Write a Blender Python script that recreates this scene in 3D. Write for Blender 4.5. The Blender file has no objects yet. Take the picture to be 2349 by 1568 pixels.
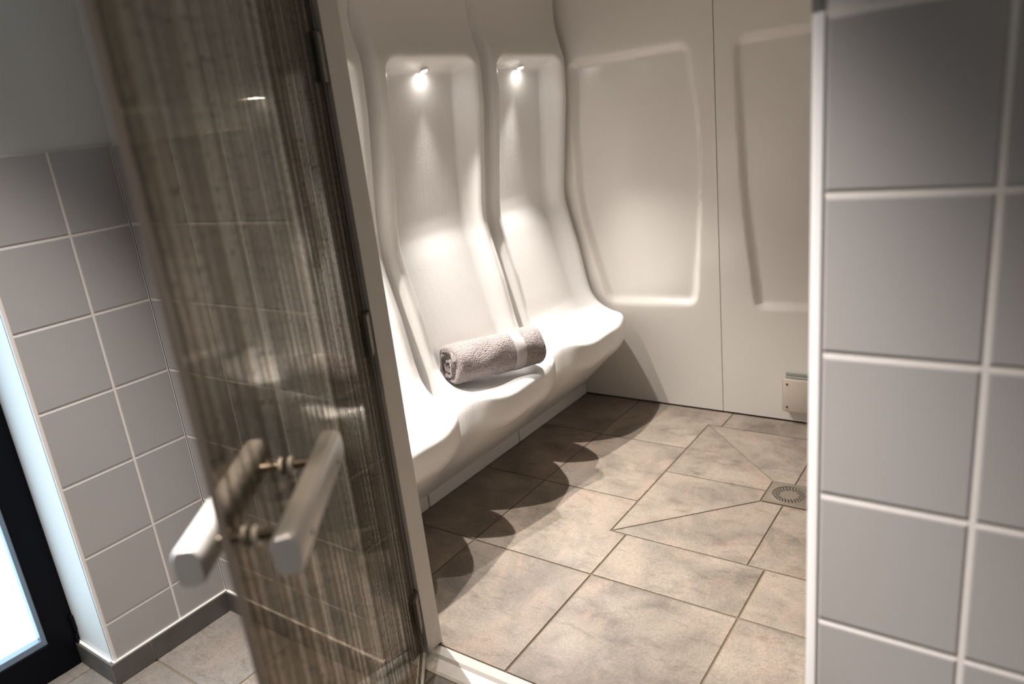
import bpy, bmesh, math, random
from mathutils import Vector, Matrix
random.seed(7)
SC = bpy.context.scene
COL = SC.collection
PI = math.pi

# ------------------------------------------------------------------ camera
cam_d = bpy.data.cameras.new('camera')
cam = bpy.data.objects.new('camera', cam_d)
COL.objects.link(cam)
cam_d.sensor_fit = 'HORIZONTAL'
cam_d.sensor_width = 36.0
cam_d.lens = 1692.18 / 2349 * 36.0
cam_d.clip_start = 0.02
X = Vector((0.81806316, 0.5647648, -0.10868943))
Yc = Vector((-0.08278185, 0.30264219, 0.94950243))
Zc = Vector((0.56913956, -0.76775545, 0.2943327))
M = Matrix((X, Yc, Zc)).transposed().to_4x4()
M.translation = Vector((0, 0, 1.35))
cam.matrix_world = M
cam_d.dof.use_dof = True
cam_d.dof.focus_distance = 2.2
cam_d.dof.aperture_fstop = 2.4
SC.camera = cam

# ------------------------------------------------------------------ world, colour management
W = bpy.data.worlds.new('world')
SC.world = W
W.use_nodes = True
bg = W.node_tree.nodes['Background']
bg.inputs[0].default_value = (0.86, 0.92, 1.0, 1)
bg.inputs[1].default_value = 0.10
SC.view_settings.view_transform = 'Standard'
SC.view_settings.look = 'None'
SC.view_settings.gamma = 1.0
SC.view_settings.use_curve_mapping = False
SC.view_settings.exposure = 0.0


def lamp(name, kind, loc, power, color, parent=None, **kw):
    d = bpy.data.lights.new(name, kind)
    d.energy = power
    d.color = color
    for k, v in kw.items():
        setattr(d, k, v)
    o = bpy.data.objects.new(name, d)
    COL.objects.link(o)
    o.location = loc
    return o


NICHE_W = 114.0          # power of each niche down-light
# two ceiling down-lights of the tiled anteroom, plus an added fill lamp
lamp('anteroom_light', 'SPOT', (-1.45, 0.55, 2.42), 345.0, (1.0, 0.945, 0.905), spot_size=math.radians(56), spot_blend=1.0, shadow_soft_size=0.05)
lamp('anteroom_light', 'SPOT', (-1.0, -0.55, 2.42), 120.0, (1.0, 0.945, 0.905), spot_size=math.radians(110), spot_blend=1.0, shadow_soft_size=0.08)  # added unseen lamp, wide and weak, for general fill
l2 = lamp('anteroom_light', 'SPOT', (-0.80, 0.40, 2.42), 560.0, (1.0, 0.945, 0.905), spot_size=math.radians(60), spot_blend=1.0, shadow_soft_size=0.05)
l2.rotation_euler = Vector((0.28, 0.36, -2.42)).to_track_quat('-Z', 'Y').to_euler()



# ------------------------------------------------------------------ materials
def mat(name, color, rough=0.5, spec=0.5, metal=0.0, bump=0.0, bscale=200.0, var=0.0, vscale=5.0, coat=0.0):
    m = bpy.data.materials.new(name)
    m.use_nodes = True
    nt = m.node_tree
    b = nt.nodes['Principled BSDF']
    b.inputs['Base Color'].default_value = (*color, 1)
    b.inputs['Roughness'].default_value = rough
    b.inputs['Specular IOR Level'].default_value = spec
    b.inputs['Metallic'].default_value = metal
    b.inputs['Coat Weight'].default_value = coat
    tc = nt.nodes.new('ShaderNodeTexCoord')
    if var > 0:
        n = nt.nodes.new('ShaderNodeTexNoise')
        n.inputs['Scale'].default_value = vscale
        n.inputs['Detail'].default_value = 5
        nt.links.new(tc.outputs['Object'], n.inputs['Vector'])
        r = nt.nodes.new('ShaderNodeValToRGB')
        r.color_ramp.elements[0].position = 0.3
        r.color_ramp.elements[1].position = 0.7
        r.color_ramp.elements[0].color = (*[c * (1 - var) for c in color], 1)
        r.color_ramp.elements[1].color = (*[min(1, c * (1 + var)) for c in color], 1)
        nt.links.new(n.outputs[0], r.inputs[0])
        nt.links.new(r.outputs[0], b.inputs['Base Color'])
    if bump > 0:
        n = nt.nodes.new('ShaderNodeTexNoise')
        n.inputs['Scale'].default_value = bscale
        n.inputs['Detail'].default_value = 3
        nt.links.new(tc.outputs['Object'], n.inputs['Vector'])
        bp = nt.nodes.new('ShaderNodeBump')
        bp.inputs['Strength'].default_value = bump
        bp.inputs['Distance'].default_value = 0.002
        nt.links.new(n.outputs[0], bp.inputs['Height'])
        nt.links.new(bp.outputs[0], b.inputs['Normal'])
    return m


def emit(name, color, strength):
    m = bpy.data.materials.new(name)
    m.use_nodes = True
    nt = m.node_tree
    nt.nodes.clear()
    o = nt.nodes.new('ShaderNodeOutputMaterial')
    e = nt.nodes.new('ShaderNodeEmission')
    e.inputs[0].default_value = (*color, 1)
    e.inputs[1].default_value = strength
    nt.links.new(e.outputs[0], o.inputs[0])
    return m


MT = {}
MT['plaster'] = mat('grey_white_plaster', (0.62, 0.59, 0.56), 0.75, bump=0.15, bscale=120)
MT['reveal'] = mat('white_paint', (0.80, 0.80, 0.80), 0.6, bump=0.1, bscale=150)
MT['tile'] = mat('grey_wall_tile', (0.37, 0.345, 0.335), 0.38, spec=0.4, bump=0.04, bscale=60, var=0.03, vscale=3)
MT['tile_edge'] = mat('tile_trim_plastic', (0.72, 0.67, 0.63), 0.4)
MT['grout'] = mat('pale_grout', (0.72, 0.665, 0.62), 0.85, bump=0.2, bscale=300)
MT['white_trim'] = mat('white_plastic_trim', (0.80, 0.77, 0.755), 0.35)
MT['skirt'] = mat('dark_skirting_tile', (0.09, 0.079, 0.072), 0.5, bump=0.1, bscale=180, var=0.25, vscale=14)
MT['alu'] = mat('beige_aluminium', (0.72, 0.68, 0.62), 0.45, metal=0.0, bump=0.02, bscale=300)
MT['grey_alu'] = mat('grey_aluminium', (0.21, 0.195, 0.18), 0.4, metal=0.3)
MT['black_gap'] = mat('gap_black', (0.01, 0.01, 0.01), 0.6)
MT['hinge'] = mat('dark_hinge_metal', (0.16, 0.145, 0.125), 0.35, metal=0.6)
MT['satin'] = mat('satin_white_metal', (0.58, 0.55, 0.515), 0.33, metal=0.4)
MT['chrome'] = mat('polished_steel', (0.42, 0.36, 0.28), 0.18, metal=1.0)
MT['washer'] = mat('clear_white_plastic', (0.80, 0.74, 0.66), 0.3)
MT['frame_black'] = mat('black_door_frame', (0.002, 0.002, 0.004), 0.5, spec=0.12)
MT['bead'] = mat('grey_glazing_bead', (0.20, 0.26, 0.33), 0.35, metal=0.4)
MT['frost'] = emit('frosted_daylight_glass', (0.66, 0.87, 1.0), 3.4)
MT['lens'] = emit('led_lens', (1.0, 0.95, 0.88), 135)
MT['chrome_ring'] = mat('lamp_ring', (0.8, 0.78, 0.75), 0.2, metal=1.0)
MT['panel_back'] = mat('dark_joint', (0.06, 0.05, 0.04), 0.8)
MT['sill'] = mat('white_sill', (0.66, 0.63, 0.60), 0.35, bump=0.12, bscale=90, var=0.06, vscale=9)
MT['cover'] = mat('beige_cover_plastic', (0.62, 0.55, 0.47), 0.4)
MT['screw'] = mat('screw_steel', (0.09, 0.075, 0.06), 0.4, metal=0.5)
MT['bracket'] = mat('grey_green_bracket', (0.38, 0.39, 0.35), 0.3)
MT['drain'] = mat('drain_steel', (0.28, 0.235, 0.185), 0.42, metal=0.55, bump=0.05, bscale=300)
MT['hole'] = mat('drain_hole_dark', (0.006, 0.005, 0.005), 0.8)
MT['floor_grout'] = mat('brown_grout', (0.15, 0.115, 0.075), 0.8, bump=0.2, bscale=250)


def white_gelcoat():
    """Glossy white moulded plastic with a wet sheen: fine beads and vertical runs of condensation."""
    m = mat('white_gelcoat', (0.86, 0.84, 0.82), 0.22, spec=0.5)
    nt = m.node_tree
    b = nt.nodes['Principled BSDF']
    tc = nt.nodes.new('ShaderNodeTexCoord')
    mp = nt.nodes.new('ShaderNodeMapping')
    mp.inputs['Scale'].default_value = (60, 60, 5)
    nt.links.new(tc.outputs['Object'], mp.inputs[0])
    n1 = nt.nodes.new('ShaderNodeTexNoise')
    n1.inputs['Scale'].default_value = 1.0
    n1.inputs['Detail'].default_value = 3
    nt.links.new(mp.outputs[0], n1.inputs['Vector'])
    n2 = nt.nodes.new('ShaderNodeTexVoronoi')
    n2.inputs['Scale'].default_value = 190
    nt.links.new(tc.outputs['Object'], n2.inputs['Vector'])
    add = nt.nodes.new('ShaderNodeMath')
    add.operation = 'MULTIPLY_ADD'
    add.inputs[1].default_value = 0.5
    nt.links.new(n2.outputs['Distance'], add.inputs[0])
    nt.links.new(n1.outputs[0], add.inputs[2])
    bp = nt.nodes.new('ShaderNodeBump')
    bp.inputs['Strength'].default_value = 0.35
    bp.inputs['Distance'].default_value = 0.0015
    nt.links.new(add.outputs[0], bp.inputs['Height'])
    nt.links.new(bp.outputs[0], b.inputs['Normal'])
    return m


MT['gel'] = white_gelcoat()
MT['panel'] = mat('white_wall_panel', (0.80, 0.765, 0.72), 0.2, spec=0.5, bump=0.02, bscale=8)


def stone_floor(name, base, dark, warm, rough):
    """Cloudy beige stoneware: blotches, streaks and fine speckle, shifted per tile by a tile number."""
    m = bpy.data.materials.new(name)
    m.use_nodes = True
    nt = m.node_tree
    L = nt.links.new
    b = nt.nodes['Principled BSDF']
    tc = nt.nodes.new('ShaderNodeTexCoord')
    at = nt.nodes.new('ShaderNodeAttribute')
    at.attribute_name = 'tile_number'
    off = nt.nodes.new('ShaderNodeVectorMath')
    off.operation = 'MULTIPLY_ADD'
    off.inputs[1].default_value = (7.3, 3.9, 5.1)
    L(at.outputs['Vector'], off.inputs[0])
    L(tc.outputs['Object'], off.inputs[2])

    def noise(scale, detail, rgh=0.55, stretch=None, dist=0.0):
        n = nt.nodes.new('ShaderNodeTexNoise')
        n.inputs['Scale'].default_value = scale
        n.inputs['Detail'].default_value = detail
        n.inputs['Roughness'].default_value = rgh
        n.inputs['Distortion'].default_value = dist
        if stretch:
            mp = nt.nodes.new('ShaderNodeMapping')
            mp.inputs['Scale'].default_value = stretch
            L(off.outputs[0], mp.inputs[0])
            L(mp.outputs[0], n.inputs['Vector'])
        else:
            L(off.outputs[0], n.inputs['Vector'])
        return n

    def ramp(src, p0, p1, c0, c1):
        r = nt.nodes.new('ShaderNodeValToRGB')
        r.color_ramp.elements[0].position = p0
        r.color_ramp.elements[1].position = p1
        r.color_ramp.elements[0].color = (*c0, 1)
        r.color_ramp.elements[1].color = (*c1, 1)
        L(src, r.inputs[0])
        return r

    def mix(fac, a, c, mode='MIX'):
        x = nt.nodes.new('ShaderNodeMix')
        x.data_type = 'RGBA'
        x.blend_type = mode
        if isinstance(fac, float):
            x.inputs[0].default_value = fac
        else:
            L(fac, x.inputs[0])
        L(a, x.inputs[6])
        L(c, x.inputs[7])
        return x

    n1 = noise(4.0, 6, 0.6, dist=0.5)
    r1 = ramp(n1.outputs[0], 0.33, 0.62, dark, base)
    n2 = noise(5.5, 4, 0.6, stretch=(1, 0.55, 1), dist=0.8)
    r2 = ramp(n2.outputs[0], 0.50, 0.72, (0, 0, 0), (1, 1, 1))
    w = nt.nodes.new('ShaderNodeRGB')
    w.outputs[0].default_value = (*warm, 1)
    x1 = mix(r2.outputs[0], r1.outputs[0], w.outputs[0])
    n3 = noise(170, 3, 0.7)
    r3 = ramp(n3.outputs[0], 0.34, 0.60, (0.78, 0.76, 0.73), (1.06, 1.06, 1.06))
    x2 = mix(1.0, x1.outputs[2], r3.outputs[0], 'MULTIPLY')
    n4 = noise(14, 6, 0.75, stretch=(0.6, 1.5, 1), dist=0.4)
    r4 = ramp(n4.outputs[0], 0.30, 0.48, (0.66, 0.63, 0.60), (1.0, 1.0, 1.0))
    x3 = mix(1.0, x2.outputs[2], r4.outputs[0], 'MULTIPLY')
    L(x3.outputs[2], b.inputs['Base Color'])
    rr = ramp(n1.outputs[0], 0.3, 0.7, (rough + 0.1,) * 3, (rough - 0.05,) * 3)
    L(rr.outputs[0], b.inputs['Roughness'])
    b.inputs['Specular IOR Level'].default_value = 0.4
    bp = nt.nodes.new('ShaderNodeBump')
    bp.inputs['Strength'].default_value = 0.12
    bp.inputs['Distance'].default_value = 0.002
    L(n3.outputs[0], bp.inputs['Height'])
    L(bp.outputs[0], b.inputs['Normal'])
    return m


MT['stone'] = stone_floor('beige_stone_floor_tile', (0.315, 0.266, 0.220), (0.165, 0.138, 0.112), (0.325, 0.248, 0.20), 0.42)
MT['stone_out'] = stone_floor('grey_brown_floor_tile', (0.215, 0.192, 0.170), (0.13, 0.116, 0.103), (0.215, 0.178, 0.152), 0.45)


def towel_mat(name, terry):
    m = mat(name, (0.50, 0.44, 0.43) if terry else (0.45, 0.41, 0.40), 0.95, spec=0.1)
    nt = m.node_tree
    b = nt.nodes['Principled BSDF']
    b.inputs['Sheen Weight'].default_value = 0.35
    tc = nt.nodes.new('ShaderNodeTexCoord')
    if terry:
        n = nt.nodes.new('ShaderNodeTexVoronoi')
        n.inputs['Scale'].default_value = 230
        r = nt.nodes.new('ShaderNodeValToRGB')
        r.color_ramp.elements[0].color = (0.40, 0.345, 0.335, 1)
        r.color_ramp.elements[0].position = 0.15
        r.color_ramp.elements[1].color = (0.20, 0.168, 0.16, 1)
        r.color_ramp.elements[1].position = 0.85
        nt.links.new(n.outputs['Distance'], r.inputs[0])
        nt.links.new(r.outputs[0], b.inputs['Base Color'])
        inv = -0.9
    else:
        n = nt.nodes.new('ShaderNodeTexNoise')
        n.inputs['Scale'].default_value = 300
        inv = 0.2
    nt.links.new(tc.outputs['Object'], n.inputs['Vector'])
    bp = nt.nodes.new('ShaderNodeBump')
    bp.inputs['Strength'].default_value = abs(inv)
    bp.inputs['Distance'].default_value = 0.004
    bp.invert = inv < 0
    nt.links.new(n.outputs[0], bp.inputs['Height'])
    nt.links.new(bp.outputs[0], b.inputs['Normal'])
    return m


MT['terry'] = towel_mat('taupe_terry', True)
MT['band'] = towel_mat('pale_woven_band', False)


def wet_glass(u):
    """Bronze-tinted door glass: clear between vertical runs of water beads."""
    m = bpy.data.materials.new('tinted_wet_glass')
    m.use_nodes = True
    nt = m.node_tree
    nt.nodes.clear()
    L = nt.links.new
    N = nt.nodes.new
    out = N('ShaderNodeOutputMaterial')
    tc = N('ShaderNodeTexCoord')
    dot = N('ShaderNodeVectorMath')
    dot.operation = 'DOT_PRODUCT'
    dot.inputs[1].default_value = (u.x, u.y, 0)
    L(tc.outputs['Object'], dot.inputs[0])
    sep = N('ShaderNodeSeparateXYZ')
    L(tc.outputs['Object'], sep.inputs[0])

    def coords(a, b_):
        c = N('ShaderNodeCombineXYZ')
        m1 = N('ShaderNodeMath'); m1.operation = 'MULTIPLY'; m1.inputs[1].default_value = a
        m2 = N('ShaderNodeMath'); m2.operation = 'MULTIPLY'; m2.inputs[1].default_value = b_
        L(dot.outputs['Value'], m1.inputs[0]); L(sep.outputs[2], m2.inputs[0])
        L(m1.outputs[0], c.inputs[0]); L(m2.outputs[0], c.inputs[1])
        return c

    def noise(c, detail=2, rough=0.5):
        n = N('ShaderNodeTexNoise')
        n.inputs['Scale'].default_value = 1
        n.inputs['Detail'].default_value = detail
        n.inputs['Roughness'].default_value = rough
        L(c.outputs[0], n.inputs['Vector'])
        return n

    def step(src, lo, hi):
        r = N('ShaderNodeMapRange')
        r.interpolation_type = 'SMOOTHSTEP'
        r.inputs['From Min'].default_value = lo
        r.inputs['From Max'].default_value = hi
        L(src, r.inputs['Value'])
        return r

    def mul(a, b_):
        x = N('ShaderNodeMath'); x.operation = 'MULTIPLY'
        L(a, x.inputs[0])
        if isinstance(b_, float):
            x.inputs[1].default_value = b_
        else:
            L(b_, x.inputs[1])
        return x

    # beaded bands (dark, dull) alternate with narrow clean bands that mirror the steam room
    clean = step(noise(coords(75, 0.45), 3, 0.65).outputs[0], 0.50, 0.57)
    beads = step(noise(coords(260, 150), 2).outputs[0], 0.42, 0.54)
    specks = step(noise(coords(130, 100), 2).outputs[0], 0.61, 0.65)          # big dark drops
    near = N('ShaderNodeMapRange')                                            # more run-off lines toward the hinges
    near.inputs['From Min'].default_value = 0.05
    near.inputs['From Max'].default_value = 0.85
    near.inputs['To Min'].default_value = 1.0
    near.inputs['To Max'].default_value = 0.18
    L(dot.outputs['Value'], near.inputs['Value'])
    line = step(noise(coords(120, 0.6), 3, 0.7).outputs[0], 0.57, 0.66)
    film = mul(mul(mul(line.outputs[0], beads.outputs[0]).outputs[0], near.outputs[0]).outputs[0], 0.95)
    film2 = N('ShaderNodeMath'); film2.operation = 'ADD'; film2.inputs[1].default_value = 0.025
    L(film.outputs[0], film2.inputs[0])

    def mixc(fac, a, b_):
        x = N('ShaderNodeMix'); x.data_type = 'RGBA'
        L(fac, x.inputs[0])
        for k, v in ((6, a), (7, b_)):
            if isinstance(v, tuple): x.inputs[k].default_value = v
            else: L(v, x.inputs[k])
        return x
    t1 = mixc(clean.outputs[0], (0.39, 0.36, 0.32, 1), (0.52, 0.49, 0.455, 1))
    t2 = mixc(specks.outputs[0], t1.outputs[2], (0.22, 0.20, 0.175, 1))
    tr = N('ShaderNodeBsdfTransparent')
    L(t2.outputs[2], tr.inputs[0])
    gl = N('ShaderNodeBsdfGlossy')
    gl.inputs['Roughness'].default_value = 0.03
    gl.inputs[0].default_value = (0.9, 0.87, 0.82, 1)
    bn = noise(coords(300, 60), 3)
    bp = N('ShaderNodeBump')
    bp.inputs['Strength'].default_value = 0.035
    bp.inputs['Distance'].default_value = 0.001
    L(bn.outputs[0], bp.inputs['Height'])
    L(bp.outputs[0], gl.inputs['Normal'])
    fr = N('ShaderNodeFresnel')
    fr.inputs[0].default_value = 1.33
    clear = N('ShaderNodeMixShader')
    rf = N('ShaderNodeMapRange')
    rf.inputs['To Min'].default_value = 0.16
    rf.inputs['To Max'].default_value = 0.85
    L(clean.outputs[0], rf.inputs['Value'])
    ns = N('ShaderNodeMath'); ns.operation = 'SUBTRACT'; ns.inputs[0].default_value = 1.0
    L(specks.outputs[0], ns.inputs[1])
    frs = mul(mul(fr.outputs[0], rf.outputs[0]).outputs[0], ns.outputs[0])
    L(frs.outputs[0], clear.inputs[0]); L(tr.outputs[0], clear.inputs[1]); L(gl.outputs[0], clear.inputs[2])
    df = N('ShaderNodeBsdfDiffuse'); df.inputs[0].default_value = (0.66, 0.56, 0.42, 1)  # tan of the steam room light put into the colour of the runs
    tl = N('ShaderNodeBsdfTranslucent'); tl.inputs[0].default_value = (0.66, 0.56, 0.42, 1)
    ft = N('ShaderNodeMixShader'); ft.inputs[0].default_value = 0.5
    L(df.outputs[0], ft.inputs[1]); L(tl.outputs[0], ft.inputs[2])
    fin = N('ShaderNodeMixShader')
    L(film2.outputs[0], fin.inputs[0]); L(clear.outputs[0], fin.inputs[1]); L(ft.outputs[0], fin.inputs[2])
    L(fin.outputs[0], out.inputs[0])
    return m


# ------------------------------------------------------------------ mesh helpers
class MB:
    def __init__(self):
        self.v = []; self.f = []; self.mi = []; self.num = []

    def add(self, vs, fs, mi=0, num=0.0):
        k = len(self.v)
        self.v += [Vector(p) for p in vs]
        for f in fs:
            self.f.append([k + i for i in f]); self.mi.append(mi); self.num.append(num)

    def box(self, a, b, mi=0, bev=0.0):
        self.obox(Vector(((a[0] + b[0]) / 2, (a[1] + b[1]) / 2, (a[2] + b[2]) / 2)),
                  Vector((1, 0, 0)), Vector((0, 1, 0)), Vector((0, 0, 1)),
                  abs(b[0] - a[0]) / 2, abs(b[1] - a[1]) / 2, abs(b[2] - a[2]) / 2, mi, bev)

    def obox(self, c, ex, ey, ez, hx, hy, hz, mi=0, bev=0.0):
        bm = bmesh.new()
        bmesh.ops.create_cube(bm, size=2)
        for v in bm.verts:
            v.co = Vector((v.co.x * hx, v.co.y * hy, v.co.z * hz))
        if bev > 0:
            bmesh.ops.bevel(bm, geom=bm.edges[:], offset=bev, segments=2, profile=0.6, affect='EDGES')
        bm.verts.index_update()
        self.add([c + ex * v.co.x + ey * v.co.y + ez * v.co.z for v in bm.verts],
                 [[v.index for v in f.verts] for f in bm.faces], mi)
        bm.free()

    def cyl(self, p, q, r, n=20, mi=0, r2=None):
        p = Vector(p); q = Vector(q)
        if r2 is None: r2 = r
        d = (q - p).normalized()
        a = d.orthogonal().normalized(); b = d.cross(a)
        vs = []
        for (c, rr) in ((p, r), (q, r2)):
            vs += [c + (a * math.cos(2 * PI * i / n) + b * math.sin(2 * PI * i / n)) * rr for i in range(n)]
        fs = [[i, (i + 1) % n, n + (i + 1) % n, n + i] for i in range(n)]
        fs += [list(range(n))[::-1], list(range(n, 2 * n))]
        self.add(vs, fs, mi)

    def loft(self, rings, closed=True, cap=True, mi=0):
        n = len(rings[0]); vs = [p for r in rings for p in r]; fs = []
        for j in range(len(rings) - 1):
            for i in range(n if closed else n - 1):
                fs.append([j * n + i, j * n + (i + 1) % n, (j + 1) * n + (i + 1) % n, (j + 1) * n + i])
        if cap:
            fs += [list(range(n))[::-1], [len(vs) - n + i for i in range(n)]]
        self.add(vs, fs, mi)

    def tile(self, poly, O, eu, ev, en, gap=0.005, bev=0.0025, h=0.003, mi=0, num=0.0):
        """One tile (convex 2-D outline) standing h proud of its grout bed, with eased edges."""
        p0 = inset(poly, gap / 2)
        p1 = inset(poly, gap / 2 + bev * 0.35)
        p2 = inset(poly, gap / 2 + bev)
        if not p0 or not p2: return
        n = len(poly)
        vs = []
        for P, z in ((p0, -0.001), (p0, h * 0.45), (p1, h * 0.86), (p2, h)):
            vs += [O + eu * a + ev * b + en * z for a, b in P]
        fs = []
        for j in range(3):
            fs += [[j * n + i, j * n + (i + 1) % n, (j + 1) * n + (i + 1) % n, (j + 1) * n + i] for i in range(n)]
        fs.append([3 * n + i for i in range(n)])
        self.add(vs, fs, mi, num)

    def build(self, name, mats, parent=None, smooth=None, recalc=True):
        base = Vector((0, 0, 0))
        p = parent
        while p is not None:
            base += p.location
            p = p.parent
        me = bpy.data.meshes.new(name)
        me.from_pydata([tuple(v - base) for v in self.v], [], self.f)
        if not isinstance(mats, (list, tuple)): mats = [mats]
        for m in mats: me.materials.append(m)
        for i, poly in enumerate(me.polygons): poly.material_index = self.mi[i]
        if any(self.num):
            at = me.attributes.new('tile_number', 'FLOAT_VECTOR', 'FACE')
            for i, k in enumerate(self.num): at.data[i].vector = (k, k * 0.37, k * 0.71)
        if recalc:
            bm = bmesh.new(); bm.from_mesh(me)
            bmesh.ops.recalc_face_normals(bm, faces=bm.faces[:])
            bm.to_mesh(me); bm.free()
        o = bpy.data.objects.new(name, me)
        COL.objects.link(o)
        if smooth is not None:
            me.shade_smooth()
            if smooth < 3:
                me.set_sharp_from_angle(angle=smooth)
        if parent is not None: o.parent = parent
        return o


def inset(poly, d):
    n = len(poly); area = sum(poly[i][0] * poly[(i + 1) % n][1] - poly[(i + 1) % n][0] * poly[i][1] for i in range(n))
    P = poly if area > 0 else poly[::-1]
    res = []
    for i in range(n):
        a, b, c = P[i - 1], P[i], P[(i + 1) % n]
        d1 = Vector((b[0] - a[0], b[1] - a[1])).normalized(); d2 = Vector((c[0] - b[0], c[1] - b[1])).normalized()
        n1 = Vector((-d1.y, d1.x)); n2 = Vector((-d2.y, d2.x))
        s = n1 + n2
        k = d / max(0.15, (1 + n1.dot(n2)))
        res.append((b[0] + s.x * k, b[1] + s.y * k))
    return res


def tag(o, label, cat=None, group=None, kind=None):
    if label: o['label'] = label
    if cat: o['category'] = cat
    if group: o['group'] = group
    if kind: o['kind'] = kind
    return o


def empty(name, loc):
    o = bpy.data.objects.new(name, None)
    COL.objects.link(o)
    o.location = loc
    o.empty_display_size = 0.1
    return o


def S(o, label, cat): return tag(o, label, cat, kind='structure')


EX, EY, EZ = Vector((1, 0, 0)), Vector((0, 1, 0)), Vector((0, 0, 1))


def sstep(a, b, x):
    t = min(1.0, max(0.0, (x - a) / (b - a)))
    return t * t * (3 - 2 * t)


# ------------------------------------------------------------------ dimensions
XW, XF = -1.78, 0.42          # steam room: wall behind seats, far right wall
YI, YE = 1.18, 2.927          # inside of front wall, end wall
CEIL = 2.30
XA, YB = -1.93, 1.006         # anteroom: left tiled wall, tiled wall beside the door
YD = 0.934                    # tiled wall right of the door
XC = -1.265                   # corner of the tiled reveal at the hinge side
XD = -0.225                   # corner of the right tiled wall
TOP = 1.384                   # top of the left wall tiles
TOPD = 1.416

# ------------------------------------------------------------------ floors
fm = MB()
z0 = -0.0028
fm.add([(XW - .14, YB, z0), (XF + .05, YB, z0), (XF + .05, YE + .1, z0), (XW - .14, YE + .1, z0)], [[0, 1, 2, 3]], 1)
sx0, sx1, sy0, sy1 = -1.073, -0.167, 1.877, 2.778          # square of sloping tiles round the drain
pcx, pcy, ph = -0.620, 2.327, 0.076
xs = [XW, -1.465, -1.016, -0.568, -0.119, 0.330, XF]
ys = [YI, 1.637, 2.086, 2.535, YE]
num = [0.0]


def ft(poly, gap=0.006, mi=0):
    num[0] += 1.0
    fm.tile(poly, Vector((0, 0, -0.003)), EX, EY, EZ, gap, 0.0018, 0.003, mi, num[0])


def rect(a, b, c, d): return [(a, c), (b, c), (b, d), (a, d)]


for i in range(6):                                          # front row
    ft(rect(xs[i], xs[i + 1], YI, 1.637))
ft(rect(xs[0], xs[1], 1.637, 2.086)); ft(rect(xs[0], xs[1], 2.086, 2.535)); ft(rect(xs[0], xs[1], 2.535, YE))
ft([(xs[1], 1.637), (-1.016, 1.637), (-1.016, sy0), (sx0, sy0), (sx0, 2.086), (xs[1], 2.086)])
ft(rect(xs[1], sx0, 2.086, 2.535))
ft([(xs[1], 2.535), (sx0, 2.535), (sx0, sy1), (-1.016, sy1), (-1.016, YE), (xs[1], YE)])
ft(rect(-1.016, -0.568, 1.637, sy0)); ft(rect(-0.568, -0.119, 1.637, sy0)); ft(rect(-0.119, XF, 1.637, sy0))
ft(rect(-1.016, -0.568, sy1, YE)); ft(rect(-0.568, XF, sy1, YE))
ft(rect(sx1, XF, sy0, sy1))
# drain square: four tiles, each cut on its diagonal
c = [(sx0, sy0), (sx1, sy0), (sx1, sy1), (sx0, sy1)]
q = [(pcx - ph, pcy - ph), (pcx + ph, pcy - ph), (pcx + ph, pcy + ph), (pcx - ph, pcy + ph)]
mids = [(pcx, sy0), (sx1, pcy), (pcx, sy1), (sx0, pcy)]
mq = [(pcx, pcy - ph), (pcx + ph, pcy), (pcx, pcy + ph), (pcx - ph, pcy)]
for k in range(4):
    ft([c[k], mids[k], mq[k], q[k]], 0.0045)
    ft([mids[k], c[(k + 1) % 4], q[(k + 1) % 4], mq[k]], 0.0045)
S(fm.build('floor', [MT['stone'], MT['floor_grout']], smooth=0.3), 'beige cloudy stone floor tiles of the steam room', 'floor')

om = MB()
om.add([(-2.35, -1.6, -0.003), (1.4, -1.6, -0.003), (1.4, 1.09, -0.003), (-2.35, 1.09, -0.003)], [[0, 1, 2, 3]], 1)
yy = [-1.6] + [0.757 + 0.449 * k for k in range(-5, 1)] + [1.09]
xx = [-2.35] + [-1.62 + 0.449 * k for k in range(-1, 7)] + [1.4]
num[0] = 50
for i in range(len(xx) - 1):
    for j in range(len(yy) - 1):
        num[0] += 1
        om.tile(rect(xx[i], xx[i + 1], yy[j], yy[j + 1]), Vector((0, 0, -0.003)), EX, EY, EZ, 0.006, 0.0018, 0.003, 0, num[0])
S(om.build('floor', [MT['stone_out'], MT['floor_grout']], smooth=0.3), 'grey brown floor tiles outside the glass door', 'floor')

# door sill between the two floors
sm = MB()
sm.add([(XC, 1.09, -0.05), (XC, 1.09, -0.004), (XC, 1.10, 0.0), (XC, 1.135, 0.003), (XC, 1.143, 0.009), (XC, 1.15, 0.004), (XC, YI, -0.002), (XC, YI, -0.05),
        (XD + .1, 1.09, -0.05), (XD + .1, 1.09, -0.004), (XD + .1, 1.10, 0.0), (XD + .1, 1.135, 0.003), (XD + .1, 1.143, 0.009), (XD + .1, 1.15, 0.004), (XD + .1, YI, -0.002), (XD + .1, YI, -0.05)],
       [[i, (i + 1) % 8, 8 + (i + 1) % 8, 8 + i] for i in range(8)] + [list(range(8)), list(range(8, 16))])
S(sm.build('trim_1', MT['sill']), 'white door sill along the edge of the steam room floor', 'sill')

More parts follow.
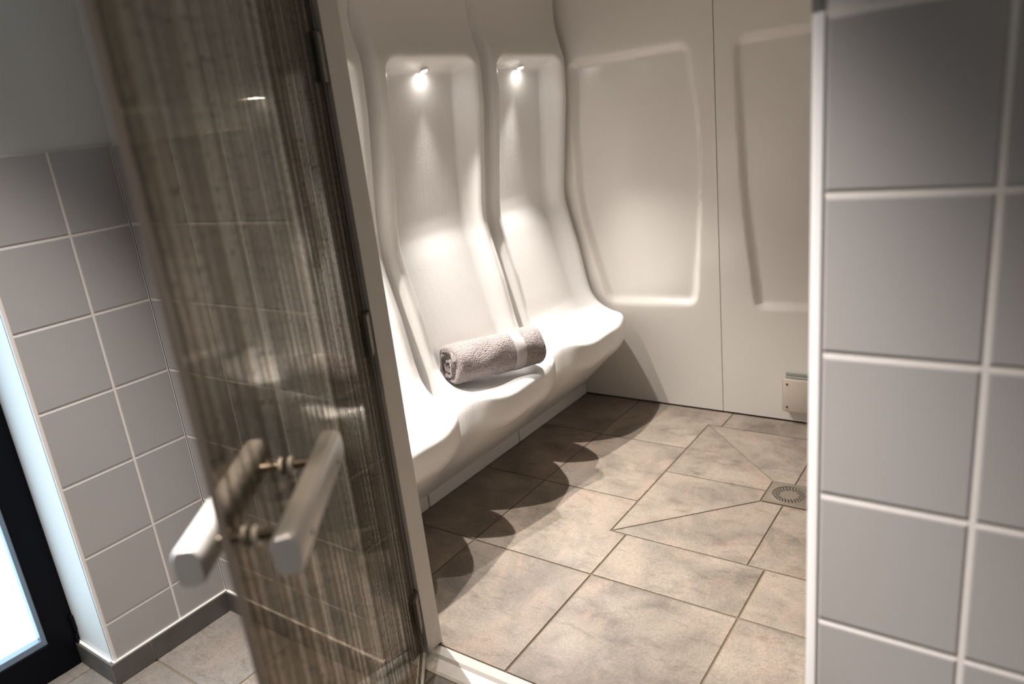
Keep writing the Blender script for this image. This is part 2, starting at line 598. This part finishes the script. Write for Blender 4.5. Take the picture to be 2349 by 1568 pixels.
# ------------------------------------------------------------------ anteroom walls
# left wall: tiled to shoulder height, plaster above, white reveal to the outside door
wm = MB()
wm.box((-2.20, 0.66, 0), (XA - 0.008, YB + 0.2, CEIL + .1), 0)
OA = Vector((XA - 0.0075, 0, 0))
wm.box((XA - 0.0095, 0.663, 0.0), (XA - 0.0016, YB, TOP - .002), 2)
colsA = [0.664, 0.853, YB]
rows = [0.069, 0.181] + [0.181 + 0.2005 * k for k in range(1, 7)]
rows[-1] = TOP
for i in range(2):
    for j in range(len(rows) - 1):
        wm.tile(rect(colsA[i], colsA[i + 1], rows[j], rows[j + 1]), OA + EX * .001, EY, EZ, EX, 0.005, 0.0025, 0.0065, 1)
wm.box((XA - 0.012, 0.6585, 0.07), (XA, 0.6645, TOP), 3)
wm.box((-2.13, 0.6585, 0.0), (XA - 0.009, 0.661, CEIL), 4)
S(wm.build('wall_left', [MT['plaster'], MT['tile'], MT['grout'], MT['tile_edge'], MT['reveal']]), 'wall with square grey tiles below pale plaster, beside the black framed door', 'wall')

# wall beside the door (hinge side) with its tiled reveal, and the lintel over the opening
bm_ = MB()
bm_.box((XA - 0.2, YB + 0.008, 0), (XC - 0.008, YI, CEIL), 0)
bm_.box((XC - 0.01, YB + 0.02, 2.12), (0.45, YI, CEIL), 0)
bm_.box((XA, YB + 0.0016, 0), (XC - 0.004, YB + 0.0095, TOP - .002), 2)
bm_.box((XC - 0.0095, YB + 0.004, 0), (XC - 0.0016, 1.136, TOP - .002), 2)
colsB = [XA] + [XC - 0.2 * k for k in range(3, 0, -1)] + [XC - 0.004]
for i in range(len(colsB) - 1):
    for j in range(len(rows) - 1):
        bm_.tile(rect(colsB[i], colsB[i + 1], rows[j], rows[j + 1]), Vector((0, YB + 0.0068, 0)), EX, EZ, -EY, 0.005, 0.0025, 0.0065, 1)
for j in range(len(rows) - 1):
    bm_.tile(rect(YB + 0.004, 1.136, rows[j], rows[j + 1]), Vector((XC - 0.0068, 0, 0)), EY, EZ, EX, 0.005, 0.0025, 0.0065, 1)
bm_.cyl((XC - 0.005, YB + 0.005, 0.07), (XC - 0.005, YB + 0.005, TOP), 0.0048, 12, 3)
S(bm_.build('wall_front', [MT['plaster'], MT['tile'], MT['grout'], MT['tile_edge']]), 'tiled wall behind the open glass door, with the tiled reveal of the doorway', 'wall')

# right-hand tiled wall
dm = MB()
dm.box((XD + 0.009, YD + 0.009, 0), (1.3, YI, CEIL), 0)
dm.box((XD + 0.006, YD + 0.0018, 0), (1.3, YD + 0.0098, TOPD + .004), 2)
dm.box((XD + 0.0018, YD + 0.006, 0), (XD + 0.0098, YI, TOPD - .002), 2)
colsD = [XD + 0.0125, -0.035] + [-0.035 + 0.2 * k for k in range(1, 7)]
rowsD = [0.018] + [0.218 + 0.2 * k for k in range(0, 6)] + [TOPD]
for i in range(len(colsD) - 1):
    for j in range(len(rowsD) - 1):
        dm.tile(rect(colsD[i], colsD[i + 1], rowsD[j], rowsD[j + 1]), Vector((0, YD + 0.0068, 0)), EX, EZ, -EY, 0.005, 0.004, 0.0068, 1)
for j in range(len(rowsD) - 1):
    dm.tile(rect(YD + 0.013, YI, rowsD[j], rowsD[j + 1]), Vector((XD + 0.0068, 0, 0)), EY, EZ, -EX, 0.005, 0.003, 0.0068, 1)
S(dm.build('wall_right', [MT['plaster'], MT['tile'], MT['grout']]), 'large grey wall tiles with pale joints right of the doorway', 'wall')
tm = MB()
prof = [(0.0, 0.013), (0.0, 0.006), (0.0018, 0.0018), (0.006, 0.0), (0.014, 0.0), (0.014, 0.004), (0.013, 0.013)]
tm.loft([[(XD + a - 0.001, YD + b - 0.001, z) for a, b in prof] for z in (0.018, TOPD + .003)])
S(tm.build('trim_3', MT['white_trim'], smooth=0.7), 'white corner trim on the edge of the right tiled wall', 'trim')
tm = MB()
tm.box((XD - 0.002, YD + 0.004, TOPD + .003), (XD + 0.0095, YD + 0.03, CEIL), 0, 0.001)
S(tm.build('trim_4', MT['grey_alu']), 'dark grey edge strip above the white corner trim', 'trim')

# skirtings
sk = MB()
sk.box((XA - 0.009, 0.645, 0), (XA + 0.009, 0.755, 0.066), 0, 0.0015)
sk.box((XA - 0.009, 0.7565, 0), (XA + 0.009, YB - 0.0005, 0.066), 0, 0.0015)
sk.box((XA - 0.008, 0.654, 0.005), (XA + 0.0055, YB, 0.0685), 1)
S(sk.build('baseboard_left', [MT['skirt'], MT['grout']]), 'dark tile skirting along the left tiled wall', 'skirting')
sk = MB()
sk.box((-2.13, 0.645, 0), (XA - 0.0095, 0.6575, 0.066), 0, 0.0015)
sk.box((-2.13, 0.650, 0.06), (XA - 0.0095, 0.6575, 0.069), 1)
S(sk.build('baseboard_reveal', [MT['skirt'], MT['grout']]), 'short dark tile skirting under the white reveal', 'skirting')
sk = MB()
sk.box((XA + 0.0095, YB - 0.009, 0), (-1.60, YB + 0.006, 0.066), 0, 0.0015)
sk.box((-1.5985, YB - 0.009, 0), (XC + 0.009, YB + 0.006, 0.066), 0, 0.0015)
sk.box((XC - 0.005, YB + 0.006, 0), (XC + 0.009, 1.12, 0.066), 0, 0.0015)
sk.box((XA + 0.0095, YB - 0.0055, 0.005), (XC + 0.0055, YB + 0.006, 0.0685), 1)
S(sk.build('baseboard_front', [MT['skirt'], MT['grout']]), 'dark tile skirting seen through the glass door', 'skirting')

# black framed outside door with frosted glass
d2 = empty('door_2', (-2.12, 0.30, 0))
S(d2, 'black framed door with bright frosted glass at the left edge', 'door')
f = MB()
f.box((-2.17, 0.585, 0), (-2.12, 0.668, 2.2), 0, 0.003)
f.box((-2.17, -0.30, 0), (-2.12, -0.215, 2.2), 0, 0.003)
f.box((-2.17, -0.22, 0.0), (-2.121, 0.59, 0.105), 0, 0.003)
f.box((-2.17, -0.22, 2.1), (-2.121, 0.59, 2.2), 0, 0.003)
f.build('frame', MT['frame_black'], d2)
f = MB()
f.box((-2.150, 0.572, 0.105), (-2.124, 0.585, 2.1), 0, 0.003)
f.box((-2.150, -0.215, 0.105), (-2.124, 0.573, 0.125), 0, 0.003)
f.build('glazing_bead', MT['bead'], d2)['label'] = 'blue grey glazing bead'
f = MB()
f.box((-2.158, -0.215, 0.10), (-2.150, 0.585, 2.1))
f.build('pane', MT['frost'], d2)['label'] = 'bright frosted glass'
f = MB()
f.box((-2.119, 0.648, 0.105), (-2.108, 0.657, 0.155), 0, 0.002)
f.cyl((-2.113, 0.650, 0.03), (-2.113, 0.650, 0.10), 0.004, 12)
f.build('hinge', MT['frame_black'], d2)

# remaining enclosure of the anteroom (behind the camera) and its ceiling
em = MB()
em.box((-2.35, -1.7, 0), (1.4, -1.6, CEIL + .1))
S(em.build('wall_rear', MT['plaster']), 'plain plaster wall behind the viewer', 'wall')
em = MB()
em.box((-2.30, -1.6, 0), (-2.20, -0.31, CEIL + .1)); em.box((-2.30, -0.31, 2.2), (-2.12, 0.66, CEIL + .1))
S(em.build('wall_left', MT['plaster']), 'plaster wall around and above the black framed door', 'wall')
em = MB()
em.box((1.30, -1.6, 0), (1.40, YI, CEIL + .1))
S(em.build('wall_right', MT['plaster']), 'plaster wall at the far right of the anteroom', 'wall')
em = MB()
em.box((-2.35, -1.7, 2.45), (1.4, YI, 2.5))
S(em.build('ceiling', MT['plaster']), 'plaster ceiling of the anteroom', 'ceiling')

# ------------------------------------------------------------------ steam room shell
em = MB()
em.box((XW - 0.14, YI, -0.01), (XW - 0.09, YE + 0.1, CEIL))
S(em.build('wall_seats', MT['panel_back']), 'wall behind the moulded seats', 'wall')
em = MB()
em.box((XW - 0.14, YE + 0.062, -0.01), (XF + .1, YE + 0.1, CEIL))
S(em.build('wall_back', MT['panel_back']), 'dark joint behind the end wall panels', 'wall')
em = MB()
em.box((XF, YI, -0.01), (XF + 0.05, YE + 0.1, CEIL))
S(em.build('wall_far_right', MT['panel']), 'white right wall of the steam room', 'wall')
em = MB()
em.box((XW - 0.14, YB, CEIL), (XF + .1, YE + 0.1, CEIL + .05))
S(em.build('ceiling', MT['panel']), 'white ceiling of the steam room', 'ceiling')
em = MB()
em.box((XW - 0.09, YI, 0), (XC - 0.005, YI + 0.006, CEIL)); em.box((XD + 0.02, YI, 0), (XF, YI + 0.006, CEIL))
em.box((XC - 0.005, YI, 2.12), (XD + 0.02, YI + 0.006, CEIL))
S(em.build('wall_front_lining', MT['panel']), 'white lining on the inside of the front wall', 'wall')


def rrect_sdf(px, pz, pts, r):
    """signed distance (negative inside) to a convex polygon with rounded corners"""
    d = -1e9
    n = len(pts)
    out = []
    for i in range(n):
        a, b = pts[i], pts[(i + 1) % n]
        ex, ez = b[0] - a[0], b[1] - a[1]
        l = math.hypot(ex, ez)
        out.append(((px - a[0]) * ez - (pz - a[1]) * ex) / l + r)
    o = sorted(out)[-2:]
    if o[1] <= 0: return o[1] - r
    if o[0] <= 0: return o[1] - r
    return math.hypot(*o) - r


def wall_panel(name, x0, x1, z0, z1, poly, label, depth=0.026, slope=0.03):
    nx, nz = int((x1 - x0) / 0.010), int((z1 - z0) / 0.0125)
    mb = MB()
    vs = []
    for j in range(nz + 1):
        for i in range(nx + 1):
            x = x0 + (x1 - x0) * i / nx; z = z0 + (z1 - z0) * j / nz
            sd = rrect_sdf(x, z, poly, 0.045)
            y = YE + depth * sstep(0.0, slope, -sd)
            vs.append((x, y, z))
    fs = [[j * (nx + 1) + i, j * (nx + 1) + i + 1, (j + 1) * (nx + 1) + i + 1, (j + 1) * (nx + 1) + i] for j in range(nz) for i in range(nx)]
    mb.add(vs, fs)
    # returned edges
    def edge(ids):
        k = len(vs)
        es = [vs[i] for i in ids] + [(vs[i][0], YE + 0.055, vs[i][2]) for i in ids]
        n = len(ids)
        mb.add(es, [[i, i + 1, n + i + 1, n + i] for i in range(n - 1)])
    edge([i for i in range(nx + 1)]); edge([nz * (nx + 1) + i for i in range(nx + 1)])
    edge([j * (nx + 1) for j in range(nz + 1)]); edge([j * (nx + 1) + nx for j in range(nz + 1)])
    o = mb.build(name, MT['panel'], smooth=0.9)
    return tag(o, label, 'wall panel', 'moulded panels on the end wall')


SEAM = -1.062
wall_panel('wall_panel', XW - 0.09, SEAM - 0.0015, 0.006, CEIL - .002,
           [(-1.715, 1.535), (-1.165, 1.545), (-1.118, 1.25), (-1.120, 0.93), (-1.165, 0.478), (-1.60, 0.470), (-1.715, 0.9)][::-1],
           'white wall panel with a wide shallow recess beside the last seat')
wall_panel('wall_panel', SEAM + 0.0015, XF, 0.006, CEIL - .002,
           [(-0.995, 1.53), (-0.20, 1.55), (-0.20, 0.50), (-0.925, 0.478), (-0.955, 0.70), (-0.99, 1.2)][::-1],
           'white wall panel right of the vertical seam, cut off by the tiled wall', 0.013, 0.026)

# ------------------------------------------------------------------ moulded seats
# stations down the profile: rim (x,z), centre (x,z), valley between two seats (x,z), kind
ST = [
    ((-1.735, 2.299), (-1.735, 2.299), (-1.752, 2.299), 0),
    ((-1.735, 1.74), (-1.735, 1.74), (-1.752, 1.74), 0),
    ((-1.732, 1.68), (-1.732, 1.68), (-1.756, 1.68), 0),
    ((-1.716, 1.61), (-1.716, 1.61), (-1.768, 1.60), 0),
    ((-1.703, 1.570), (-1.703, 1.570), (-1.773, 1.56), 0),
    ((-1.700, 1.557), (-1.702, 1.557), (-1.774, 1.545), 0),
    ((-1.699, 1.548), (-1.712, 1.551), (-1.774, 1.535), 0),
    ((-1.698, 1.53), (-1.790, 1.522), (-1.774, 1.52), 0),
    ((-1.698, 1.50), (-1.797, 1.495), (-1.774, 1.49), 0),
    ((-1.702, 1.40), (-1.804, 1.40), (-1.775, 1.40), 0),
    ((-1.718, 1.28), (-1.814, 1.28), (-1.776, 1.28), 0),
    ((-1.738, 1.13), (-1.827, 1.13), (-1.778, 1.13), 0),
    ((-1.753, 1.02), (-1.837, 1.005), (-1.780, 1.01), 0),
    ((-1.754, 0.96), (-1.834, 0.955), (-1.779, 0.95), 0.3),
    ((-1.736, 0.88), (-1.808, 0.88), (-1.772, 0.87), 1),
    ((-1.700, 0.74), (-1.771, 0.74), (-1.752, 0.73), 1),
    ((-1.672, 0.59), (-1.731, 0.585), (-1.728, 0.56), 1),
    ((-1.655, 0.53), (-1.716, 0.512), (-1.712, 0.48), 1),
    ((-1.630, 0.493), (-1.684, 0.461), (-1.695, 0.43), 1),
    ((-1.595, 0.473), (-1.625, 0.443), (-1.675, 0.39), 1.2),
    ((-1.555, 0.464), (-1.560, 0.436), (-1.660, 0.365), 1.6),
    ((-1.515, 0.459), (-1.475, 0.440), (-1.650, 0.345), 2),
    ((-1.500, 0.455), (-1.450, 0.438), (-1.647, 0.335), 2),
    ((-1.492, 0.446), (-1.438, 0.430), (-1.646, 0.325), 2),
    ((-1.489, 0.432), (-1.434, 0.417), (-1.646, 0.315), 2),
    ((-1.489, 0.38), (-1.434, 0.375), (-1.648, 0.275), 2),
    ((-1.491, 0.352), (-1.438, 0.345), (-1.650, 0.25), 2),
    ((-1.496, 0.340), (-1.446, 0.330), (-1.653, 0.240), 2),
    ((-1.510, 0.325), (-1.462, 0.312), (-1.658, 0.225), 2),
    ((-1.62, 0.19), (-1.60, 0.18), (-1.690, 0.15), 2),
    ((-1.742, 0.058), (-1.742, 0.058), (-1.744, 0.056), 2),
]
HW = 0.298


def seat_body(yc, u0, u1):
    # resample the stations evenly along the rim profile
    ss = [0.0]
    for a, b in zip(ST, ST[1:]):
        ss.append(ss[-1] + 0.5 * (math.dist(a[0], b[0]) + math.dist(a[1], b[1])))
    nv = 230
    # denser below 1.75 m
    ts = [ss[1] * i / 8 for i in range(8)] + [ss[1] + (ss[-1] - ss[1]) * i / nv for i in range(nv + 1)]

    def at(t):
        k = 0
        while k < len(ss) - 2 and ss[k + 1] < t: k += 1
        w = (t - ss[k]) / (ss[k + 1] - ss[k])
        a, b = ST[k], ST[k + 1]
        L = lambda p, q: (p[0] + (q[0] - p[0]) * w, p[1] + (q[1] - p[1]) * w)
        return L(a[0], b[0]), L(a[1], b[1]), L(a[2], b[2]), a[3] + (b[3] - a[3]) * w
    rows_ = [at(t) for t in ts]
    us = []
    n = 84
    for i in range(n + 1):
        us.append(u0 + (u1 - u0) * i / n)
    grid = []
    for rim, cen, val, kd in rows_:
        row = []
        for u in us:
            a = abs(u)
            wr = 1 - sstep(0.258, 0.2975, a)
            if kd > 1: wr = (1 - k2) * wr + k2 * (max(0.0, 1 - ((a - 0.20) / 0.098) ** 2) ** 0.5 if a > 0.20 else 1.0) if (k2 := min(1, kd - 1)) else wr
            tz = min(1.0, max(0.0, (rim[1] - 1.505) / 0.045))
            ae = a + 0.035 * (1 - math.sqrt(1 - tz * tz)) if rim[1] < 1.56 else a
            w_up = 1 - sstep(0.200, 0.237, ae)
            w_mid = 1 - sstep(0.185, 0.243, a)
            w_tg = max(0.0, 1 - (a / 0.25) ** 2) ** 0.8
            if kd <= 1: wc = w_up + (w_mid - w_up) * kd
            else: wc = w_mid + (w_tg - w_mid) * (kd - 1)
            x = val[0] + (rim[0] - val[0]) * wr + (cen[0] - rim[0]) * wc * wr
            z = val[1] + (rim[1] - val[1]) * wr + (cen[1] - rim[1]) * wc * wr
            if kd > 1.0 and z > 0.30:      # two thigh hollows either side of a low middle ridge
                z += min(1, kd - 1) * wr * (0.0045 * math.cos(2 * PI * u / 0.25) - 0.002)
            row.append([x, yc + u, z])
        grid.append(row)
    for _ in range(3):                     # ease the creases
        g2 = [[p[:] for p in r] for r in grid]
        for j in range(9, len(grid) - 1):
            for i in range(len(us)):
                for k in (0, 2):
                    g2[j][i][k] = 0.5 * grid[j][i][k] + 0.25 * (grid[j - 1][i][k] + grid[j + 1][i][k])
        grid = g2
    mb = MB()
    nn = len(us)
    vs = [tuple(p) for r in grid for p in r]
    fs = [[j * nn + i, j * nn + i + 1, (j + 1) * nn + i + 1, (j + 1) * nn + i] for j in range(len(grid) - 1) for i in range(nn - 1)]
    mb.add(vs, fs)
    # side returns back to the wall and plain back, so that each shell is solid
    for col in (0, nn - 1):
        k = [tuple(r[col]) for r in grid]
        bk = [(XW - 0.088, p[1], p[2]) for p in k]
        m_ = len(k)
        mb.add(k + bk, [[i, i + 1, m_ + i + 1, m_ + i] for i in range(m_ - 1)])
    return mb


SEAT_Y = [1.437, 2.033, 2.629]
seat_labels = ['white moulded seat nearest the glass door, partly hidden by the door post',
               'white moulded seat in the middle with the rolled towel on it',
               'white moulded seat furthest from the door, against the end wall']
for k, yc in enumerate(SEAT_Y):
    root = empty('steam_room_seat', (-1.745, yc, 0))
    tag(root, seat_labels[k], 'seat', 'moulded seats along the left wall')
    u0 = -HW + 0.0006 if k else YI + 0.007 - yc
    u1 = HW - 0.0006 if k < 2 else YE - 0.001 - yc
    seat_body(yc, u0, u1).build('shell', MT['gel'], root, smooth=3.2)
    s = MB()
    s.box((-1.782, yc + u0 + 0.003, 0.001), (-1.746, yc + u1 - 0.003, 0.056), 0, 0.004)
    s.build('plinth', MT['gel'], root)
    # down-light in the roof of the niche
    ly, lx, lz = yc + 0.03, -1.775, 1.5230
    l = MB()
    nrm = Vector((0.31, 0, -1)).normalized()
    c0 = Vector((lx, ly, lz + 0.008))
    l.cyl(c0, c0 + nrm * 0.012, 0.016, 28)
    lo = l.build('spotlight', MT['chrome_ring'], root, smooth=0.6)
    lo['label'] = 'small chrome down-light'
    l = MB()
    l.cyl(c0 + nrm * 0.0122, c0 + nrm * 0.0132, 0.0115, 24)
    ln = l.build('lens', MT['lens'], lo)
    la = lamp('niche_light', 'SPOT', (0, 0, 0), NICHE_W, (1.0, 0.945, 0.89), spot_size=math.radians(80), spot_blend=1.0, shadow_soft_size=0.010)
    la.parent = lo
    wp = c0 + nrm * 0.0165
    la.location = wp - root.location
    la.rotation_euler = Vector((0.48, -0.25 if k == 2 else 0.0, -1)).to_track_quat('-Z', 'Y').to_euler()

# ------------------------------------------------------------------ rolled towel on the middle seat
def towel():
    root = empty('rolled_towel', (-1.585, 2.06, 0.45))
    tag(root, 'rolled grey terry towel with a pale woven band, lying on the middle seat', 'towel')
    A = Vector((-1.647, 1.842, 0.532)); B = Vector((-1.505, 2.176, 0.510))
    ax = (B - A).normalized(); side = ax.cross(EZ).normalized(); up = side.cross(ax)
    Ln = (B - A).length
    N = 44
    def ring(t, rs, jag=0.0):
        out = []
        for i in range(N):
            a = 2 * PI * i / N
            rx, rz = 0.080 * rs * (1 - 0.07 * t), 0.074 * rs * (1 - 0.05 * t)
            ca, sa = math.cos(a), math.sin(a)
            r = 1 + 0.03 * math.sin(3 * a + t * 9) + 0.018 * math.sin(5 * a - t * 17)
            z = sa * rz * r
            if z < -0.058 * rs: z = -0.058 * rs + (z + 0.058 * rs) * 0.25
            z += 0.007 * sstep(0.3, 0.75, t) * max(0.0, sa)
            # crease running up from the seat
            cr = math.exp(-((t - 0.40) / 0.022) ** 2) * sstep(0.2, -0.5, sa) if ca > -0.2 else 0
            dx = ca * rx * r * (1 - 0.10 * cr)
            out.append(A + ax * (t * Ln + jag * math.sin(2 * a + 0.6)) + side * dx + up * (z * (1 - 0.08 * cr)))
        return out
    t0, t1 = 0.635, 0.765
    # body in one skin: outer roll, rounded ends, inner hollow with the spiral core
    rings = [ring(0.02, 0.45), ring(-0.005, 0.62), ring(-0.012, 0.84, .006), ring(0.0, 0.96, .006), ring(0.03, 1.0, .003)]
    rings += [ring(0.03 + 0.94 * k / 40, 1.0) for k in range(1, 40)]
    rings += [ring(0.97, 1.0), ring(0.995, 0.95), ring(1.003, 0.82), ring(0.995, 0.6), ring(0.99, 0.3)]
    mb = MB(); mb.loft(rings)
    body = mb.build('roll', MT['terry'], root, smooth=3.2)
    mb = MB()
    mb.loft([ring(t0 + (t1 - t0) * k / 6, 1.022 if 0 < k < 6 else 0.995) for k in range(7)], cap=False)
    mb.build('woven_band', MT['band'], root, smooth=3.2)['label'] = 'pale flat woven band'
    # loose folds of the roll at its left end
    mb = MB()
    for (r0, a0, a1, off) in ((0.062, 0.5, 5.2, -0.010), (0.044, 2.0, 7.2, -0.016), (0.024, 3.0, 8.6, -0.006)):
        seg = 26; q = []
        for i in range(seg + 1):
            a = a0 + (a1 - a0) * i / seg
            r = r0 - 0.006 * i / seg
            q.append((math.cos(a) * r, math.sin(a) * r * 0.92))
        rr = []
        for (cx, cz) in q:
            n = Vector((cx, cz)).normalized() * 0.0045
            rr.append([A + ax * (off + 0.004 * math.sin(cx * 90)) + side * (cx + n.x) + up * (cz + n.y), A + ax * 0.03 + side * (cx + n.x) + up * (cz + n.y),
                       A + ax * 0.03 + side * (cx - n.x) + up * (cz - n.y), A + ax * (off + 0.004 * math.sin(cx * 90)) + side * (cx - n.x) + up * (cz - n.y)])
        mb.loft(rr)
    mb.build('inner_fold', MT['terry'], root, smooth=0.9)
towel()

# ------------------------------------------------------------------ floor drain
dr = empty('floor_drain', (pcx, pcy, 0))
tag(dr, 'square steel floor drain with a round perforated grate', 'drain')
mb = MB()
n = 48
R0 = 0.060
h_ = ph - 0.003
sq = []
for i in range(n):
    a = 2 * PI * i / n; ca, sa = math.cos(a), math.sin(a); k = h_ / max(abs(ca), abs(sa))
    sq.append((pcx + ca * k, pcy + sa * k))
ci = [(pcx + math.cos(2 * PI * i / n) * R0, pcy + math.sin(2 * PI * i / n) * R0) for i in range(n)]
ci2 = [(pcx + math.cos(2 * PI * i / n) * (R0 - .003), pcy + math.sin(2 * PI * i / n) * (R0 - .003)) for i in range(n)]
mb.loft([[(a, b, -0.004) for a, b in sq], [(a, b, 0.0012) for a, b in sq], [(a, b, 0.0012) for a, b in ci], [(a, b, 0.0022) for a, b in ci2],
         [(pcx + (a - pcx) * .985, pcy + (b - pcy) * .985, -0.0025) for a, b in ci2]], cap=False)
mb.build('frame', MT['drain'], dr, smooth=0.5)
g = MB()
g.cyl((pcx, pcy, -0.003), (pcx, pcy, 0.0002), 0.0555, 48)
gr = g.build('grate', MT['drain'], dr, smooth=0.5)
hm = MB()
for r, cnt, ph_ in ((0.0495, 28, 0), (0.0425, 26, .11), (0.0355, 22, 0), (0.0295, 10, .1)):
    for i in range(cnt):
        a = 2 * PI * i / cnt + ph_
        cx, cy = pcx + r * math.cos(a), pcy + r * math.sin(a)
        rr = 0.0030 if r > 0.033 else 0.0020
        hm.cyl((cx, cy, -0.001), (cx, cy, 0.0006), rr, 8)
hm.build('perforation', MT['hole'], gr)['kind'] = 'stuff'
# ------------------------------------------------------------------ cover plate low on the end wall
cv = empty('wall_cover', (-0.735, YE - 0.012, 0.126))
tag(cv, 'small pale screwed cover plate low on the end wall panel', 'cover plate')
mb = MB(); mb.box((-0.803, YE - 0.028, 0.052), (-0.667, YE - 0.012, 0.198), 0, 0.010)
mb.build('plate', MT['cover'], cv, smooth=0.6)
mb = MB(); mb.box((-0.795, YE - 0.013, 0.060), (-0.675, YE + 0.0005, 0.186), 0)
mb.build('backing', MT['bracket'], cv)
for (x, z) in ((-0.783, 0.075), (-0.783, 0.175), (-0.687, 0.075), (-0.687, 0.175)):
    mb = MB(); mb.cyl((x, YE - 0.0290, z), (x, YE - 0.0270, z), 0.0045, 16)
    mb.build('screw', MT['screw'], cv)
mb = MB(); mb.box((-0.792, YE - 0.020, 0.199), (-0.672, YE - 0.001, 0.208), 0, 0.002); mb.box((-0.792, YE - 0.016, 0.210), (-0.672, YE - 0.001, 0.224), 0, 0.002)
mb.build('clip', MT['bracket'], cv)['label'] = 'grey green plastic clip'

# ------------------------------------------------------------------ door post
jm = MB()
jm.box((XC - 0.004, 1.137, 0.004), (-1.234, YI + 0.012, 2.12), 0, 0.0012)
S(jm.build('trim_2', MT['alu']), 'beige door post between the glass door and the seats', 'door post')

# ------------------------------------------------------------------ glass door
H = Vector((-1.250, 1.128, 0)); F = Vector((-0.626, 0.338, 0))
u = (F - H).normalized(); nrm = Vector((u.y, -u.x, 0)); DW = (F - H).length
d1 = empty('door_1', H.copy())
S(d1, 'open tinted glass door streaked with water, swung out toward the viewer', 'door')


def P(s, o, z): return H + u * s + nrm * o + EZ * z


def dbox(mb, s0, s1, o0, o1, z0, z1, bev=0.0, mi=0):
    mb.obox(P((s0 + s1) / 2, (o0 + o1) / 2, (z0 + z1) / 2), u, nrm, EZ, abs(s1 - s0) / 2, abs(o1 - o0) / 2, abs(z1 - z0) / 2, mi, bev)


mb = MB(); dbox(mb, 0.012, DW, -0.004, 0.004, 0.018, 2.09)
MT['glass'] = wet_glass(u)
mb.build('pane', MT['glass'], d1)['label'] = 'tinted glass with vertical runs of water'
mb = MB(); dbox(mb, DW + 0.0002, DW + 0.0012, -0.004, 0.004, 0.018, 2.09)
MT['edge'] = mat('polished_glass_edge', (0.30, 0.235, 0.19), 0.25, spec=0.6)
mb.build('polished_edge', MT['edge'], d1)['label'] = 'brown polished glass edge'
mb = MB(); dbox(mb, -0.004, 0.013, -0.0055, 0.0055, 0.018, 2.09, 0.001)
mb.build('hinge_seal', MT['grey_alu'], d1)['label'] = 'grey sealing strip'
mb = MB(); dbox(mb, -0.010, -0.0045, -0.004, 0.004, 0.018, 2.09)  # black strip stands in for the shade in the gap beside the post
mb.build('dark_gap_strip', MT['black_gap'], d1)['label'] = 'black strip standing in for the dark gap'
mb = MB(); dbox(mb, 0.012, DW - 0.02, -0.010, 0.008, 0.004, 0.0178, 0.001)
mb.build('bottom_seal', MT['alu'], d1)['label'] = 'pale seal under the glass'
for zc in (1.50, 0.908, 0.152):
    mb = MB(); dbox(mb, -0.008, 0.052, -0.0155, -0.0045, zc - 0.049, zc + 0.049, 0.004)
    hg = mb.build('hinge', MT['hinge'], d1, smooth=0.6)
    mb = MB(); dbox(mb, -0.006, 0.050, 0.0045, 0.0145, zc - 0.049, zc + 0.049, 0.004)
    mb.build('back_plate', MT['hinge'], hg, smooth=0.6)
# two horizontal handle bars, one each side, on two pins
ZH = 0.947
for sgn, s0, s1 in ((-1, 0.722, 0.992), (1, 0.722, 0.992)):
    prof = []
    for i in range(28):                       # squarish oval section
        a = 2 * PI * i / 28
        ca, sa = math.cos(a), math.sin(a)
        e = 0.62
        prof.append((sgn * 0.050 + 0.0155 * math.copysign(abs(ca) ** e, ca), 0.0235 * math.copysign(abs(sa) ** e, sa)))
    oc = sgn * 0.050
    mb = MB()
    rr = []
    for s, k in ((s0, .90), (s0 + .002, .97), (s0 + .005, 1), (s1 - .005, 1), (s1 - .002, .97), (s1, .90)):
        rr.append([P(s, oc + (o - oc) * k, ZH + z * k) for o, z in prof])
    mb.loft(rr)
    hb = mb.build('handle_bar', MT['satin'], d1, smooth=0.7)
    for s in (0.772, 0.942):
        mb = MB(); mb.cyl(P(s, sgn * 0.0655, ZH - 0.004), P(s, sgn * 0.0662, ZH - 0.004), 0.0035, 14)
        mb.build('screw', MT['screw'], hb)
for s in (0.772, 0.942):
    mb = MB()
    mb.cyl(P(s, -0.036, ZH), P(s, -0.0042, ZH), 0.0062, 18); mb.cyl(P(s, 0.0042, ZH), P(s, 0.036, ZH), 0.0062, 18)
    pn = mb.build('pin', MT['chrome'], d1, smooth=0.6)
    mb = MB()
    mb.cyl(P(s, -0.0085, ZH), P(s, -0.0041, ZH), 0.0115, 24); mb.cyl(P(s, 0.0041, ZH), P(s, 0.0085, ZH), 0.0115, 24)
    mb.build('washer', MT['washer'], pn, smooth=0.6)
